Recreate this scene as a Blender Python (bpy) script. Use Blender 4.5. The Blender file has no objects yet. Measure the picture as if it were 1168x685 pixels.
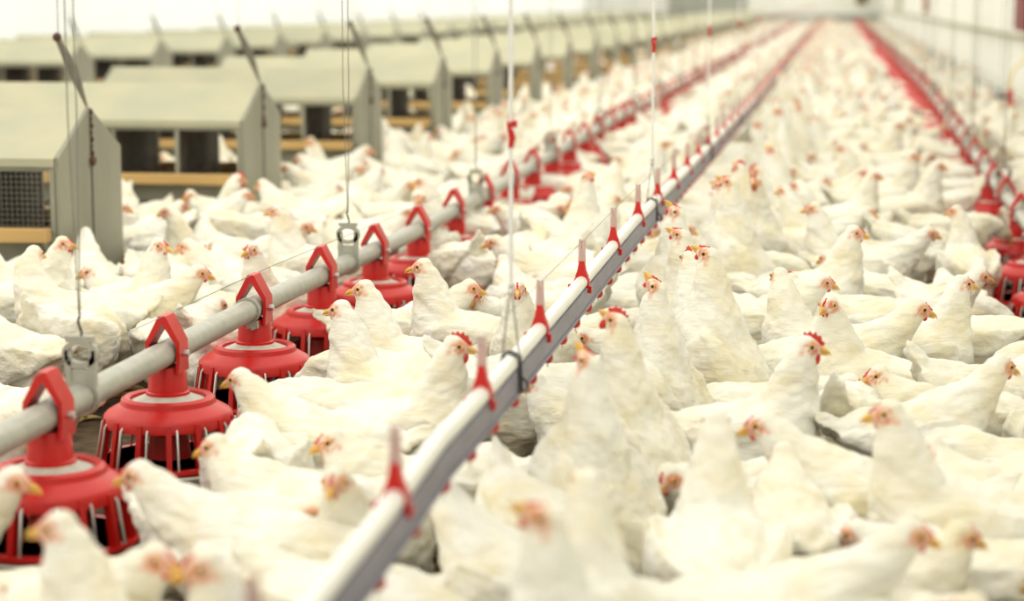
import bpy, math, random
import numpy as np
from mathutils import Vector, noise
rnd = random.Random(11)
scn = bpy.context.scene
COL = scn.collection
PI = math.pi

# ------------------------------------------------------------------ camera
CAM_H = 1.25
FPX = 2296.0
VPX, VPY = 955.0, 1.0                      # where the house's length vanishes in the 1168x685 frame
_a, _b = (VPX - 584) / FPX, (342.5 - VPY) / FPX
TH = math.atan(_b); PS = math.atan(_a * math.cos(TH))
cam_d = bpy.data.cameras.new('camera'); cam = bpy.data.objects.new('camera', cam_d); COL.objects.link(cam)
cam.location = (0, 0, CAM_H)
cam.rotation_euler = (PI / 2 - TH, 0, PS)
cam_d.sensor_width = 36; cam_d.lens = FPX / 1168 * 36
cam_d.clip_start = 0.05; cam_d.clip_end = 300
cam_d.dof.use_dof = True; cam_d.dof.focus_distance = 5.45; cam_d.dof.aperture_fstop = 2.0
scn.camera = cam
_R = np.array([math.cos(PS), math.sin(PS), 0])
_F = np.array([-math.sin(PS) * math.cos(TH), math.cos(PS) * math.cos(TH), -math.sin(TH)])
_U = np.array([-math.sin(PS) * math.sin(TH), math.cos(PS) * math.sin(TH), math.cos(TH)])

def ground(px, py, z):
    """world point at height z under a spot of the photograph"""
    d = _F + (px - 584) / FPX * _R + (342.5 - py) / FPX * _U
    d = d * ((z - CAM_H) / d[2])
    return d[0], d[1]

def project(x, y, z):
    p = np.array([x, y, z - CAM_H]); w = p @ _F
    if w < .1: return -9999, -9999
    return 584 + FPX * (p @ _R) / w, 342.5 - FPX * (p @ _U) / w

# ------------------------------------------------------------------ light
scn.view_settings.view_transform = 'Standard'; scn.view_settings.look = 'None'
scn.view_settings.gamma = 1; scn.view_settings.use_curve_mapping = False
scn.view_settings.exposure = 0.0
XL, XR, YN, YE, ZC = -10.6, 1.80, -3.0, 86.0, 3.3
LIGHT_W = 4.6                               # W per square metre of ceiling light
world = bpy.data.worlds.new('world'); scn.world = world; world.use_nodes = True
world.node_tree.nodes['Background'].inputs[0].default_value = (.95, .98, 1, 1)
world.node_tree.nodes['Background'].inputs[1].default_value = 1.0
NL = 6
seg = (YE - YN) / NL
for i in range(NL):
    ld = bpy.data.lights.new('ceiling_light', 'AREA'); ld.shape = 'RECTANGLE'
    ld.size = (XR - XL) * .9; ld.size_y = seg * .94
    ld.energy = LIGHT_W * ld.size * ld.size_y; ld.color = (1, .975, .90)
    lo = bpy.data.objects.new('ceiling_light', ld); COL.objects.link(lo)
    lo.location = ((XL + XR) / 2, YN + seg * (i + .5), ZC - .06)
scn.cycles.max_bounces = 6; scn.cycles.diffuse_bounces = 4; scn.cycles.glossy_bounces = 2
scn.cycles.transmission_bounces = 3; scn.cycles.caustics_reflective = False; scn.cycles.caustics_refractive = False
scn.cycles.use_denoising = True

# ------------------------------------------------------------------ materials
def mat(name, col, rough=.6, metal=0., noise_amt=0., noise_scale=20., bump=0., bump_scale=80., spec=.5, col2=None, stretch=(1, 1, 1), transm=0., sheen=0.):
    m = bpy.data.materials.new(name); m.use_nodes = True
    nt = m.node_tree; b = nt.nodes['Principled BSDF']
    b.inputs['Base Color'].default_value = (*col, 1); b.inputs['Roughness'].default_value = rough
    b.inputs['Metallic'].default_value = metal; b.inputs['Specular IOR Level'].default_value = spec
    if transm: b.inputs['Transmission Weight'].default_value = transm
    if sheen: b.inputs['Sheen Weight'].default_value = sheen
    tc = nt.nodes.new('ShaderNodeTexCoord'); mp = nt.nodes.new('ShaderNodeMapping')
    mp.inputs['Scale'].default_value = stretch; nt.links.new(tc.outputs['Object'], mp.inputs[0])
    if noise_amt or col2:
        n = nt.nodes.new('ShaderNodeTexNoise'); n.inputs['Scale'].default_value = noise_scale; n.inputs['Detail'].default_value = 5
        nt.links.new(mp.outputs[0], n.inputs['Vector'])
        mx = nt.nodes.new('ShaderNodeMix'); mx.data_type = 'RGBA'
        c2 = col2 or tuple(c * (1 - noise_amt) for c in col)
        mx.inputs[6].default_value = (*col, 1); mx.inputs[7].default_value = (*c2, 1)
        rp = nt.nodes.new('ShaderNodeMapRange'); rp.inputs[1].default_value = .35; rp.inputs[2].default_value = .68
        nt.links.new(n.outputs[0], rp.inputs[0]); nt.links.new(rp.outputs[0], mx.inputs[0]); nt.links.new(mx.outputs[2], b.inputs['Base Color'])
    if bump:
        n2 = nt.nodes.new('ShaderNodeTexNoise'); n2.inputs['Scale'].default_value = bump_scale; n2.inputs['Detail'].default_value = 4
        nt.links.new(mp.outputs[0], n2.inputs['Vector'])
        bp = nt.nodes.new('ShaderNodeBump'); bp.inputs['Strength'].default_value = bump; bp.inputs['Distance'].default_value = .01
        nt.links.new(n2.outputs[0], bp.inputs['Height']); nt.links.new(bp.outputs[0], b.inputs['Normal'])
    return m

def plumage_mat():
    m = bpy.data.materials.new('white_plumage'); m.use_nodes = True
    nt = m.node_tree; N = nt.nodes; L = nt.links; b = N['Principled BSDF']
    b.inputs['Roughness'].default_value = .85; b.inputs['Specular IOR Level'].default_value = .15
    b.inputs['Sheen Weight'].default_value = .25; b.inputs['Sheen Roughness'].default_value = .5
    tc = N.new('ShaderNodeTexCoord'); oi = N.new('ShaderNodeObjectInfo')
    n1 = N.new('ShaderNodeTexNoise'); n1.noise_dimensions = '4D'; n1.inputs['Scale'].default_value = 9; n1.inputs['Detail'].default_value = 5; n1.inputs['Roughness'].default_value = .6
    mw = N.new('ShaderNodeMath'); mw.operation = 'MULTIPLY'; mw.inputs[1].default_value = 50
    L.new(oi.outputs['Random'], mw.inputs[0]); L.new(mw.outputs[0], n1.inputs['W']); L.new(tc.outputs['Object'], n1.inputs['Vector'])
    r1 = N.new('ShaderNodeMapRange'); r1.inputs[1].default_value = .42; r1.inputs[2].default_value = .80; L.new(n1.outputs[0], r1.inputs[0])
    mx = N.new('ShaderNodeMix'); mx.data_type = 'RGBA'; mx.inputs[6].default_value = (.88, .868, .79, 1); mx.inputs[7].default_value = (.80, .70, .42, 1)
    L.new(r1.outputs[0], mx.inputs[0])
    at = N.new('ShaderNodeAttribute'); at.attribute_name = 'skin'
    n3 = N.new('ShaderNodeTexNoise'); n3.inputs['Scale'].default_value = 90; L.new(tc.outputs['Object'], n3.inputs['Vector'])
    sk = N.new('ShaderNodeMix'); sk.data_type = 'RGBA'; sk.inputs[6].default_value = (.62, .15, .07, 1); sk.inputs[7].default_value = (.80, .42, .24, 1)
    L.new(n3.outputs[0], sk.inputs[0])
    m2 = N.new('ShaderNodeMix'); m2.data_type = 'RGBA'
    L.new(at.outputs['Fac'], m2.inputs[0]); L.new(mx.outputs[2], m2.inputs[6]); L.new(sk.outputs[2], m2.inputs[7]); L.new(m2.outputs[2], b.inputs['Base Color'])
    # feather relief: short overlapping flecks lying along the body
    mp = N.new('ShaderNodeMapping'); mp.inputs['Scale'].default_value = (26, 52, 52); L.new(tc.outputs['Object'], mp.inputs[0])
    vo = N.new('ShaderNodeTexVoronoi'); vo.inputs['Scale'].default_value = 1; L.new(mp.outputs[0], vo.inputs['Vector'])
    mp2 = N.new('ShaderNodeMapping'); mp2.inputs['Scale'].default_value = (30, 190, 150); L.new(tc.outputs['Object'], mp2.inputs[0])
    nf = N.new('ShaderNodeTexNoise'); nf.inputs['Scale'].default_value = 1; nf.inputs['Detail'].default_value = 3; L.new(mp2.outputs[0], nf.inputs['Vector'])
    ad = N.new('ShaderNodeMath'); ad.operation = 'MULTIPLY_ADD'; ad.inputs[1].default_value = .9
    L.new(vo.outputs['Distance'], ad.inputs[0]); L.new(nf.outputs[0], ad.inputs[2])
    bp = N.new('ShaderNodeBump'); bp.inputs['Strength'].default_value = .5; bp.inputs['Distance'].default_value = .006
    L.new(ad.outputs[0], bp.inputs['Height']); L.new(bp.outputs[0], b.inputs['Normal'])
    return m

M_PLUME = plumage_mat()
M_COMB = mat('comb_red', (.78, .045, .025), .45, bump=.3, bump_scale=200, noise_amt=.3, noise_scale=70)
M_BEAK = mat('beak_yellow', (.86, .50, .10), .35, noise_amt=.25, noise_scale=90)
M_IRIS = mat('iris_amber', (.75, .42, .06), .15)
M_PUPIL = mat('pupil_black', (.01, .008, .006), .08)
M_LEG = mat('leg_yellow', (.72, .52, .20), .6, bump=.3, bump_scale=150, noise_amt=.3, noise_scale=50)
M_RED = mat('red_plastic', (.60, .010, .007), .38, noise_amt=.12, noise_scale=14, bump=.04, bump_scale=60)
M_GALV = mat('galvanised_steel', (.46, .46, .40), .42, .25, noise_amt=.16, noise_scale=30, bump=.05)
M_ROD = mat('steel_rod', (.55, .55, .52), .35, .8)
M_CONE = mat('grey_cone', (.60, .58, .50), .6, noise_amt=.2, noise_scale=40)
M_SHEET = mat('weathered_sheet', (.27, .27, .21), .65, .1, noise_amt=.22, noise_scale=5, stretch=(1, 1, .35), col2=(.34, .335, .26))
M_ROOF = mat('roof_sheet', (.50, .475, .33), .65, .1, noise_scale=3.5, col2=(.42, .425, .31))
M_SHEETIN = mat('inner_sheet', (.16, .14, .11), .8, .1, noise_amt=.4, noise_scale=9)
M_WOOD = mat('perch_pine', (.62, .40, .15), .6, noise_amt=.3, noise_scale=7, stretch=(.15, 1, 1), bump=.1)
M_STRAW = mat('nest_straw', (.16, .09, .045), .9, noise_amt=.5, noise_scale=40)
M_LITTER = mat('dark_litter', (.055, .035, .02), .95, noise_scale=16, col2=(.16, .11, .06), bump=.8, bump_scale=60)
M_WALL = mat('white_wall', (.93, .94, .87), .8, noise_amt=.04, noise_scale=2)
M_CEIL = mat('white_ceiling', (.85, .85, .8), .8)
M_GREYEND = mat('grey_shutter', (.42, .44, .38), .7, noise_amt=.1)
M_WHITEPIPE = mat('white_pvc', (.85, .85, .80), .3, noise_amt=.04, noise_scale=12)
M_ALU = mat('aluminium_rail', (.24, .235, .31), .45, .3, noise_amt=.25, noise_scale=30, stretch=(1, .25, 1))
M_PINK = mat('clear_pink_plastic', (.90, .62, .58), .25, transm=.35)
M_BLACK = mat('black_wire', (.03, .03, .03), .5)
M_CORD = mat('white_cord', (.86, .86, .84), .6)
M_WIRE = mat('grey_wire', (.25, .25, .22), .5, .5)
M_STRAP = mat('grey_strap', (.20, .18, .14), .7, noise_amt=.3)
M_RUST = mat('rusty_pulley', (.11, .045, .03), .7, noise_amt=.4, noise_scale=60)
M_RAIL = mat('rail_tan', (.45, .42, .28), .6, noise_amt=.2)
M_DARKRED = mat('dark_red_paint', (.20, .004, .006), .5)
M_POST = mat('brown_post', (.50, .24, .12), .7, noise_amt=.2)
M_KHAKI = mat('khaki_paint', (.42, .38, .18), .7)
M_DARKPANE = mat('dark_pane', (.10, .03, .03), .4)
M_YELLOW = mat('yellow_hose', (.85, .62, .10), .4)

# ------------------------------------------------------------------ mesh helper
class MB:
    def __init__(s): s.v = []; s.f = []; s.m = []; s.n = 0
    def add(s, v, f, m=0):
        o = s.n; s.v.extend([tuple(p) for p in v]); s.f.extend([tuple(i + o for i in q) for q in f]); s.m.extend([m] * len(f)); s.n += len(v)
    def loft(s, rings, m=0, cap=True, closed=False):
        k = len(rings[0]); v = [p for r in rings for p in r]; f = []
        R_ = len(rings)
        for i in range(R_ if closed else R_ - 1):
            a, b = i * k, ((i + 1) % R_) * k
            for j in range(k): f.append((a + j, a + (j + 1) % k, b + (j + 1) % k, b + j))
        if cap and not closed: f.append(tuple(range(k))[::-1]); f.append(tuple(range((R_ - 1) * k, R_ * k)))
        s.add(v, f, m)
    def box(s, c, d, m=0, rz=0, ry=0, rx=0):
        from mathutils import Euler
        E = Euler((rx, ry, rz)).to_matrix(); x, y, z = [q / 2 for q in d]
        v = [Vector(c) + E @ Vector(p) for p in [(-x, -y, -z), (x, -y, -z), (x, y, -z), (-x, y, -z), (-x, -y, z), (x, -y, z), (x, y, z), (-x, y, z)]]
        s.add(v, [(3, 2, 1, 0), (4, 5, 6, 7), (0, 1, 5, 4), (1, 2, 6, 5), (2, 3, 7, 6), (3, 0, 4, 7)], m)
    def tube(s, pts, r, k=8, m=0, flat=1.0):
        pts = [Vector(p) for p in pts]; rr = r if hasattr(r, '__len__') else [r] * len(pts); rings = []
        up = Vector((0, 0, 1)); prev = None
        for i, p in enumerate(pts):
            t = (pts[min(i + 1, len(pts) - 1)] - pts[max(i - 1, 0)]).normalized()
            if prev is None:
                a = t.cross(up)
                if a.length < .1: a = t.cross(Vector((1, 0, 0)))
                a.normalize()
            else:
                a = (prev - t * prev.dot(t)); a = a.normalized() if a.length > 1e-6 else prev
            prev = a; b = t.cross(a)
            rings.append([p + (a * math.cos(2 * PI * j / k) * flat + b * math.sin(2 * PI * j / k)) * rr[i] for j in range(k)])
        s.loft(rings, m)
    def lathe(s, prof, c=(0, 0, 0), k=24, m=0):          # prof: (r, z) list, closed outline of a solid when it starts and ends at r=0
        rings = [[(c[0] + r * math.cos(2 * PI * j / k), c[1] + r * math.sin(2 * PI * j / k), c[2] + z) for j in range(k)] for r, z in prof]
        s.loft(rings, m)
    def ell(s, c, r, k=12, n=8, m=0, E=None):
        rings = []
        for i in range(n + 1):
            a = PI * i / n - PI / 2; rad = max(math.cos(a), .02)
            ring = []
            for j in range(k):
                p = Vector((r[0] * rad * math.cos(2 * PI * j / k), r[1] * rad * math.sin(2 * PI * j / k), r[2] * math.sin(a)))
                if E is not None: p = E @ p
                ring.append(Vector(c) + p)
            rings.append(ring)
        s.loft(rings, m)
    def prism(s, outline, axis, lo, hi, m=0):            # outline of 2-D points in the other two axes
        def P(a, b, t): return {'x': (t, a, b), 'y': (a, t, b), 'z': (a, b, t)}[axis]
        s.loft([[P(a, b, lo) for a, b in outline], [P(a, b, hi) for a, b in outline]], m)
    def mesh(s, name, mats, smooth=False):
        me = bpy.data.meshes.new(name); me.from_pydata(s.v, [], s.f)
        for q in (mats if isinstance(mats, (list, tuple)) else [mats]): me.materials.append(q)
        me.polygons.foreach_set('material_index', s.m)
        import bmesh
        bm = bmesh.new(); bm.from_mesh(me); bmesh.ops.recalc_face_normals(bm, faces=bm.faces); bm.to_mesh(me); bm.free()
        if smooth:
            me.polygons.foreach_set('use_smooth', [True] * len(me.polygons))
            if smooth != 'all': me.set_sharp_from_angle(angle=math.radians(smooth if smooth is not True else 40))
        me.update(); return me

def link(name, me, parent=None, loc=None, bevel=0):
    o = bpy.data.objects.new(name, me); COL.objects.link(o)
    if parent is not None: o.parent = parent
    if loc is not None: o.location = loc
    if bevel:
        b = o.modifiers.new('edge', 'BEVEL'); b.width = bevel; b.segments = 2; b.limit_method = 'ANGLE'
    return o
def tag(o, label=None, cat=None, group=None, kind=None):
    if label: o['label'] = label
    if cat: o['category'] = cat
    if group: o['group'] = group
    if kind: o['kind'] = kind
    return o
def empty(name, loc=(0, 0, 0), rz=0):
    o = bpy.data.objects.new(name, None); COL.objects.link(o); o.location = loc; o.rotation_euler = (0, 0, rz); o.empty_display_size = .05; return o
def copy_tree(o, parent=None):
    c = o.copy(); COL.objects.link(c)
    if parent is not None: c.parent = parent
    for ch in KIDS.get(o.name, []): copy_tree(ch, c)
    return c
KIDS = {}
def part(name, mb, mats, parent, smooth=False, bevel=0, label=None):
    o = link(name, mb.mesh(name, mats, smooth), parent, bevel=bevel)
    KIDS.setdefault(parent.name, []).append(o)
    if label: o['label'] = label
    return o
ORD = ['first', 'second', 'third', 'fourth', 'fifth', 'sixth', 'seventh', 'eighth', 'ninth', 'tenth', 'eleventh', 'twelfth', 'thirteenth', 'fourteenth', 'fifteenth', 'sixteenth', 'seventeenth', 'eighteenth', 'nineteenth', 'twentieth']
def ordi(i): return ORD[i] if i < 20 else ('twenty-' + ORD[i - 20] if i < 29 else 'farther')

# ------------------------------------------------------------------ room shell
def structure(name, mb, m, **k):
    o = link(name, mb.mesh(name, m), **k); o['kind'] = 'structure'; return o
b = MB(); b.box(((XL + XR) / 2, (YN + YE) / 2, -.1), (XR - XL + .4, YE - YN + .4, .2)); structure('floor', b, M_LITTER)
b = MB(); b.box(((XL + XR) / 2, (YN + YE) / 2, ZC + .06), (XR - XL + .4, YE - YN + .4, .12)); structure('ceiling', b, M_CEIL)
def wall_x(x0, x1, ys, ye):
    b = MB(); b.box(((x0 + x1) / 2, (ys + ye) / 2, ZC / 2), (abs(x1 - x0), ye - ys, ZC)); return b
b = wall_x(XL - .12, XL, YN, YE)
structure('wall_left', b, M_WALL)
M_GLOW = bpy.data.materials.new('emissive_curtain'); M_GLOW.use_nodes = True
_bs = M_GLOW.node_tree.nodes['Principled BSDF']; _bs.inputs['Base Color'].default_value = (.8, .82, .78, 1); _bs.inputs['Roughness'].default_value = .8
_bs.inputs['Emission Color'].default_value = (.97, 1, .94, 1); _bs.inputs['Emission Strength'].default_value = .38  # emission stands in for daylight through a guessed translucent curtain
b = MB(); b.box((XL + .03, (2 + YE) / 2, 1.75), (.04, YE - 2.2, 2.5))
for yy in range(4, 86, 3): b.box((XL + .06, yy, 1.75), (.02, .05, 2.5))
structure('glow_curtain', b, M_GLOW)  # glowing sheet added over the left wall to make it whiter
structure('wall_right', wall_x(XR, XR + .12, YN, YE), M_WALL)
b = MB(); b.box(((XL + XR) / 2, YE + .06, ZC / 2), (XR - XL, .12, ZC)); structure('wall_far', b, M_WALL)
b = MB(); b.box(((XL + XR) / 2, YN - .06, ZC / 2), (XR - XL, .12, ZC)); structure('wall_near', b, M_WALL)
# grey band and shutters on the far wall
b = MB(); b.box(((XL + XR) / 2, YE - .02, .35), (XR - XL, .04, .7)); structure('baseboard_far', b, M_GREYEND)
r = MB(); r.box((-5.4, YE - .05, 1.35), (3.3, .08, 1.2)); tag(structure('window_1', r, M_GREYEND), None)
for i in range(9):
    pass
w = empty('window_2', (1.0, YE - .05, 1.28)); w['kind'] = 'structure'
q = MB(); q.box((0, 0, .1), (.50, .08, .56)); part('window_frame', q, M_KHAKI, w)
q = MB(); q.box((0, -.05, .14), (.40, .03, .44)); part('window_pane', q, M_DARKPANE, w)

# ------------------------------------------------------------------ line profiles (height of each hung line along the house)
def lerp(tab):
    xs, zs = zip(*tab)
    return lambda y: float(np.interp(y, xs, zs))
X_LF, X_DR, X_RF = -1.587, -.636, .82
z_lf = lerp([(0, .41), (5.5, .405), (7.4, .372), (9, .368), (12, .388), (19, .40), (30, .37), (90, .37)])
z_dr = lerp([(0, .50), (2.6, .50), (3.2, .53), (3.7, .525), (5, .53), (6.4, .54), (8.8, .52), (11.2, .505), (16, .48), (25, .47), (90, .47)])
z_rf = lerp([(0, .303), (8, .305), (9.2, .32), (10.6, .335), (13, .385), (18, .465), (30, .49), (90, .49)])
SP = .75
Y_LF0 = 2.44 * 1.587                         # first pan in view
Y_RF0 = 9.1
def ysamples(y0=-2.0, y1=85.0):
    ys = []; y = y0
    while y < y1: ys.append(y); y += .4 if y < 20 else 2.
    return ys + [y1]

# ------------------------------------------------------------------ pan feeder
def pan_feeder(merged=False):
    """origin on the pipe axis; pipe runs along y"""
    P = {}
    y = MB()                                  # yoke: pointed strap over the pipe
    t = .066
    outer = [(-.043, -.02), (-.043, .030), (-.009, .094), (.009, .094), (.043, .030), (.043, -.02)]
    inner = [(-.034, -.02), (-.034, .022), (-.002, .072), (.002, .072), (.034, .022), (.034, -.02)]
    n = len(outer); v = []; f = []
    for yy in (-t / 2, t / 2):
        v += [(a, yy, c) for a, c in outer] + [(a, yy, c) for a, c in inner]
    for i in range(n - 1):
        f += [(i, i + 1, n + i + 1, n + i), (2 * n + i + 1, 2 * n + i, 3 * n + i, 3 * n + i + 1), (i + 1, i, 2 * n + i, 2 * n + i + 1), (n + i, n + i + 1, 3 * n + i + 1, 3 * n + i)]
    f += [(0, n, 3 * n, 2 * n), (n - 1, 2 * n + n - 1, 3 * n + n - 1, 2 * n - 1)]
    y.add(v, f)
    # side cheeks closing in on the drop tube
    for s in (-1, 1):
        y.prism([(-.026, .034), (.026, .034), (.04, -.045), (-.04, -.045)], 'x', s * .038 - .004, s * .038 + .004)
    y.lathe([(0, -.032), (.040, -.032), (.046, -.05), (.048, -.092), (.053, -.095), (.053, -.112), (.046, -.114), (0, -.114)], k=20)
    P['yoke'] = (y, M_RED)
    c = MB(); c.lathe([(0, -.098), (.05, -.100), (.095, -.118), (.095, -.126), (0, -.126)], k=28); P['cone'] = (c, M_CONE)
    h = MB()                                  # hood: ring, sloped skirt
    h.lathe([(.088, -.125), (.092, -.108), (.104, -.104), (.113, -.110), (.116, -.122), (.148, -.140), (.156, -.150), (.157, -.172), (.150, -.174), (.146, -.158), (.110, -.132), (.088, -.125)], k=40)
    P['hood'] = (h, M_RED)
    g = MB(); NR = 14
    for i in range(NR):
        a = 2 * PI * i / NR + .1; ca, sa = math.cos(a), math.sin(a)
        def pt(r, tw, z): return (r * ca - tw * sa, r * sa + tw * ca, z)
        w_ = .0065
        ri = [[pt(.140, -w_, -.150), pt(.140, w_, -.150), pt(.158, w_, -.150), pt(.158, -w_, -.150)],
              [pt(.150, -w_, -.215), pt(.150, w_, -.215), pt(.170, w_, -.215), pt(.170, -w_, -.215)],
              [pt(.156, -w_, -.262), pt(.156, w_, -.262), pt(.177, w_, -.262), pt(.177, -w_, -.262)]]
        g.loft(ri)
    g.lathe([(.160, -.256), (.180, -.256), (.182, -.264), (.178, -.272), (.160, -.270), (.160, -.256)], k=40)
    P['grille'] = (g, M_RED)
    d = MB()
    for i in range(NR):
        a = 2 * PI * (i + .28) / NR + .1; ca, sa = math.cos(a), math.sin(a)
        d.tube([(.143 * ca, .143 * sa, -.150), (.160 * ca, .160 * sa, -.168), (.176 * ca, .176 * sa, -.258)], .0035, 6)
    P['wire_grille'] = (d, M_ROD)
    p = MB()
    p.lathe([(0, -.300), (.120, -.302), (.165, -.286), (.178, -.268), (.174, -.266), (.160, -.278), (.115, -.290), (.06, -.285), (.045, -.20), (.0, -.17)], k=40)
    P['pan'] = (p, M_RED)
    e = MB(); e.lathe([(.172, -.282), (.183, -.270), (.186, -.276), (.180, -.290), (.172, -.282)], k=40); P['pan_rim'] = (e, M_CONE)
    bl = MB()
    bl.tube([(-.056, 0, .0), (.056, 0, .0)], .0085, 8); P['bolt'] = (bl, M_ROD)
    if merged:
        mats = [M_RED, M_CONE, M_ROD]; out = MB()
        for k_, (mb, m) in P.items():
            mi = mats.index(m)
            out.add(mb.v, mb.f, mi)
        return out.mesh('pan_feeder', mats, 40)
    root = empty('pan_feeder')
    made = {}
    for k_, (mb, m) in P.items():
        up = {'wire_grille': 'grille', 'pan_rim': 'pan', 'bolt': 'yoke'}.get(k_)
        made[k_] = part(k_, mb, m, made[up] if up else root, smooth=40, label='grey steel rods beside the red fins' if k_ == 'wire_grille' else None)
    return root
FEED_PROTO = pan_feeder(); FEED_MESH = pan_feeder(True)
used = False
PANS = []
for side, X, Y0, zf, n0 in (('left', X_LF, Y_LF0, z_lf, -2), ('right', X_RF, Y_RF0, z_rf, -5)):
    y = Y0 + n0 * SP; i = n0
    while y < YE - 1.5:
        PANS.append((X, y))
        sx = project(X, y, zf(y) - .15)[0]
        if i >= 0 or (-140 < sx < 1300):
            if i < 26:
                if not used: o = FEED_PROTO; used = True
                else: o = copy_tree(FEED_PROTO)
            else: o = link('pan_feeder', FEED_MESH)
            o.location = (X, y, zf(y)); 
            if side == 'right': o.rotation_euler[2] = PI
            if i < 0: lab = 'red pan feeder nearest the camera, cut by the frame edge, on the %s feed pipe' % side
            elif i < 20: lab = '%s red pan feeder counted from the camera along the %s feed pipe' % (ordi(i), side)
            else: lab = 'small blurred red pan feeder far down the %s feed pipe' % side
            if i < 0 and i < -1: lab = 'red pan feeder %s before the frame edge on the %s feed pipe' % (ORD[-i - 1], side)
            tag(o, lab, 'feeder', 'red pan feeders on the %s feed pipe' % side)
        i += 1; y += SP

def line_pipe(name, X, zf, r, m, label, dz=0):
    t = MB(); t.tube([(X, y, zf(y) + dz) for y in ysamples()], r, 20)
    return tag(link(name, t.mesh(name, m, 60)), label, 'pipe')
line_pipe('feed_pipe', X_LF, z_lf, .031, M_GALV, 'grey galvanised feed pipe running over the left row of red pans')
line_pipe('feed_pipe', X_RF, z_rf, .031, M_GALV, 'grey galvanised feed pipe running over the right row of red pans')
for X, zf, s in ((X_LF, z_lf, 'left'), (X_RF, z_rf, 'right')):
    t = MB(); t.tube([(X, y, zf(y) + .093) for y in ysamples()], .0012, 5)
    tag(link('anti_roost_wire', t.mesh('anti_roost_wire', M_WIRE)), 'thin wire stretched along the peaks of the %s pan feeders' % s, 'wire')

def hanger(X, zf, y, label, group, top=ZC):
    z = zf(y); root = empty('pipe_hanger', (X, y, z))
    br = MB()                                # bracket: collar around the pipe, plate with an oval eye
    rings = []
    for i in range(20):
        a = 2 * PI * i / 20
        rings.append([(rr * math.cos(a), yy, rr * math.sin(a)) for rr, yy in ((.0315, -.009), (.041, -.009), (.041, .009), (.0315, .009))])
    br.loft(rings, closed=True)
    for s in (-1, 1): br.box((s * .027, 0, .06), (.014, .016, .085))
    rings = []
    for i in range(24):
        a = 2 * PI * i / 24
        rings.append([((.034 + q) * math.cos(a), yy, .095 + (.026 + q) * math.sin(a)) for q, yy in ((-.007, -.008), (.006, -.008), (.006, .008), (-.007, .008))])
    br.loft(rings, closed=True)
    br.box((0, 0, .128), (.062, .014, .012)); br.box((0, 0, .048), (.05, .012, .022))
    link('bracket', br.mesh('bracket', M_GALV), root)
    hk = MB(); hk.tube([(0, 0, .128), (.004, 0, .140), (0, 0, .152), (-.004, 0, .165), (0, 0, .176)], .0028, 6)
    link('hook', hk.mesh('hook', M_BLACK, 60), root)
    w_ = MB(); w_.tube([(-.001, 0, .17), (-.012, 0, .6), (-.004, 0, top - z)], .0016, 5); w_.tube([(.001, 0, .17), (.008, 0, .6), (.004, 0, top - z)], .0016, 5)
    link('suspension_wire', w_.mesh('suspension_wire', M_WIRE), root)
    cl = MB(); return tag(root, label, 'hanger', group)
# pipe clamp by the third pan
cy = Y_LF0 + 2 * SP - .07
cl = MB()
rings = []
for i in range(20):
    a = 2 * PI * i / 20
    rings.append([(rr * math.cos(a), yy, rr * math.sin(a)) for rr, yy in ((.0315, -.007), (.037, -.007), (.037, .007), (.0315, .007))])
cl.loft(rings, closed=True); cl.tube([(.02, -.02, -.045), (.02, .03, -.045)], .006, 8); cl.box((.015, 0, -.038), (.03, .016, .02))
tag(link('pipe_clamp', cl.mesh('pipe_clamp', M_GALV, 40), loc=(X_LF, cy, z_lf(cy))), 'small steel clamp around the left feed pipe beside the third pan', 'clamp')
HY = [3.95 * 1.0, 6.38, 8.80]
hy = Y_LF0 + SP * .25
k = 0
while hy < 60:
    if k < 8: lab = '%s grey bracket from the camera hanging the left feed pipe by wires' % ORD[k]
    else: lab = 'distant grey bracket hanging the left feed pipe by wires'
    hanger(X_LF, z_lf, hy, lab, 'brackets hanging the left feed pipe'); k += 1; hy += 2.42
k = 0; hy = Y_RF0 + SP * .25 + SP
while hy < 60:
    if k < 6: lab = '%s grey bracket from the camera hanging the right feed pipe by wires' % ORD[k]
    else: lab = 'distant grey bracket hanging the right feed pipe by wires'
    hanger(X_RF, z_rf, hy, lab, 'brackets hanging the right feed pipe'); k += 1; hy += 2.42

# ------------------------------------------------------------------ nipple drinker line
dl = empty('drinker_line', (X_DR, 0, 0))
t = MB(); t.tube([(0, y, z_dr(y)) for y in ysamples()], .0165, 20); part('support_pipe', t, M_WHITEPIPE, dl, smooth=60, label='white round pipe on top of the drinker line')
t = MB()
ys = ysamples()
t.loft([[(-.017, y, z_dr(y) - .013), (.017, y, z_dr(y) - .013), (.017, y, z_dr(y) - .062), (-.017, y, z_dr(y) - .062)] for y in ys])
t.loft([[(-.020, y, z_dr(y) - .058), (.020, y, z_dr(y) - .058), (.020, y, z_dr(y) - .066), (-.020, y, z_dr(y) - .066)] for y in ys])
part('water_rail', t, M_ALU, dl, label='grey square metal rail under the white pipe')
t = MB(); t.tube([(0, y, z_dr(y) + .105) for y in ysamples()], .0009, 5); part('shock_wire', t, M_WIRE, dl)
Y_SP0 = 6.878 * .636
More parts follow.
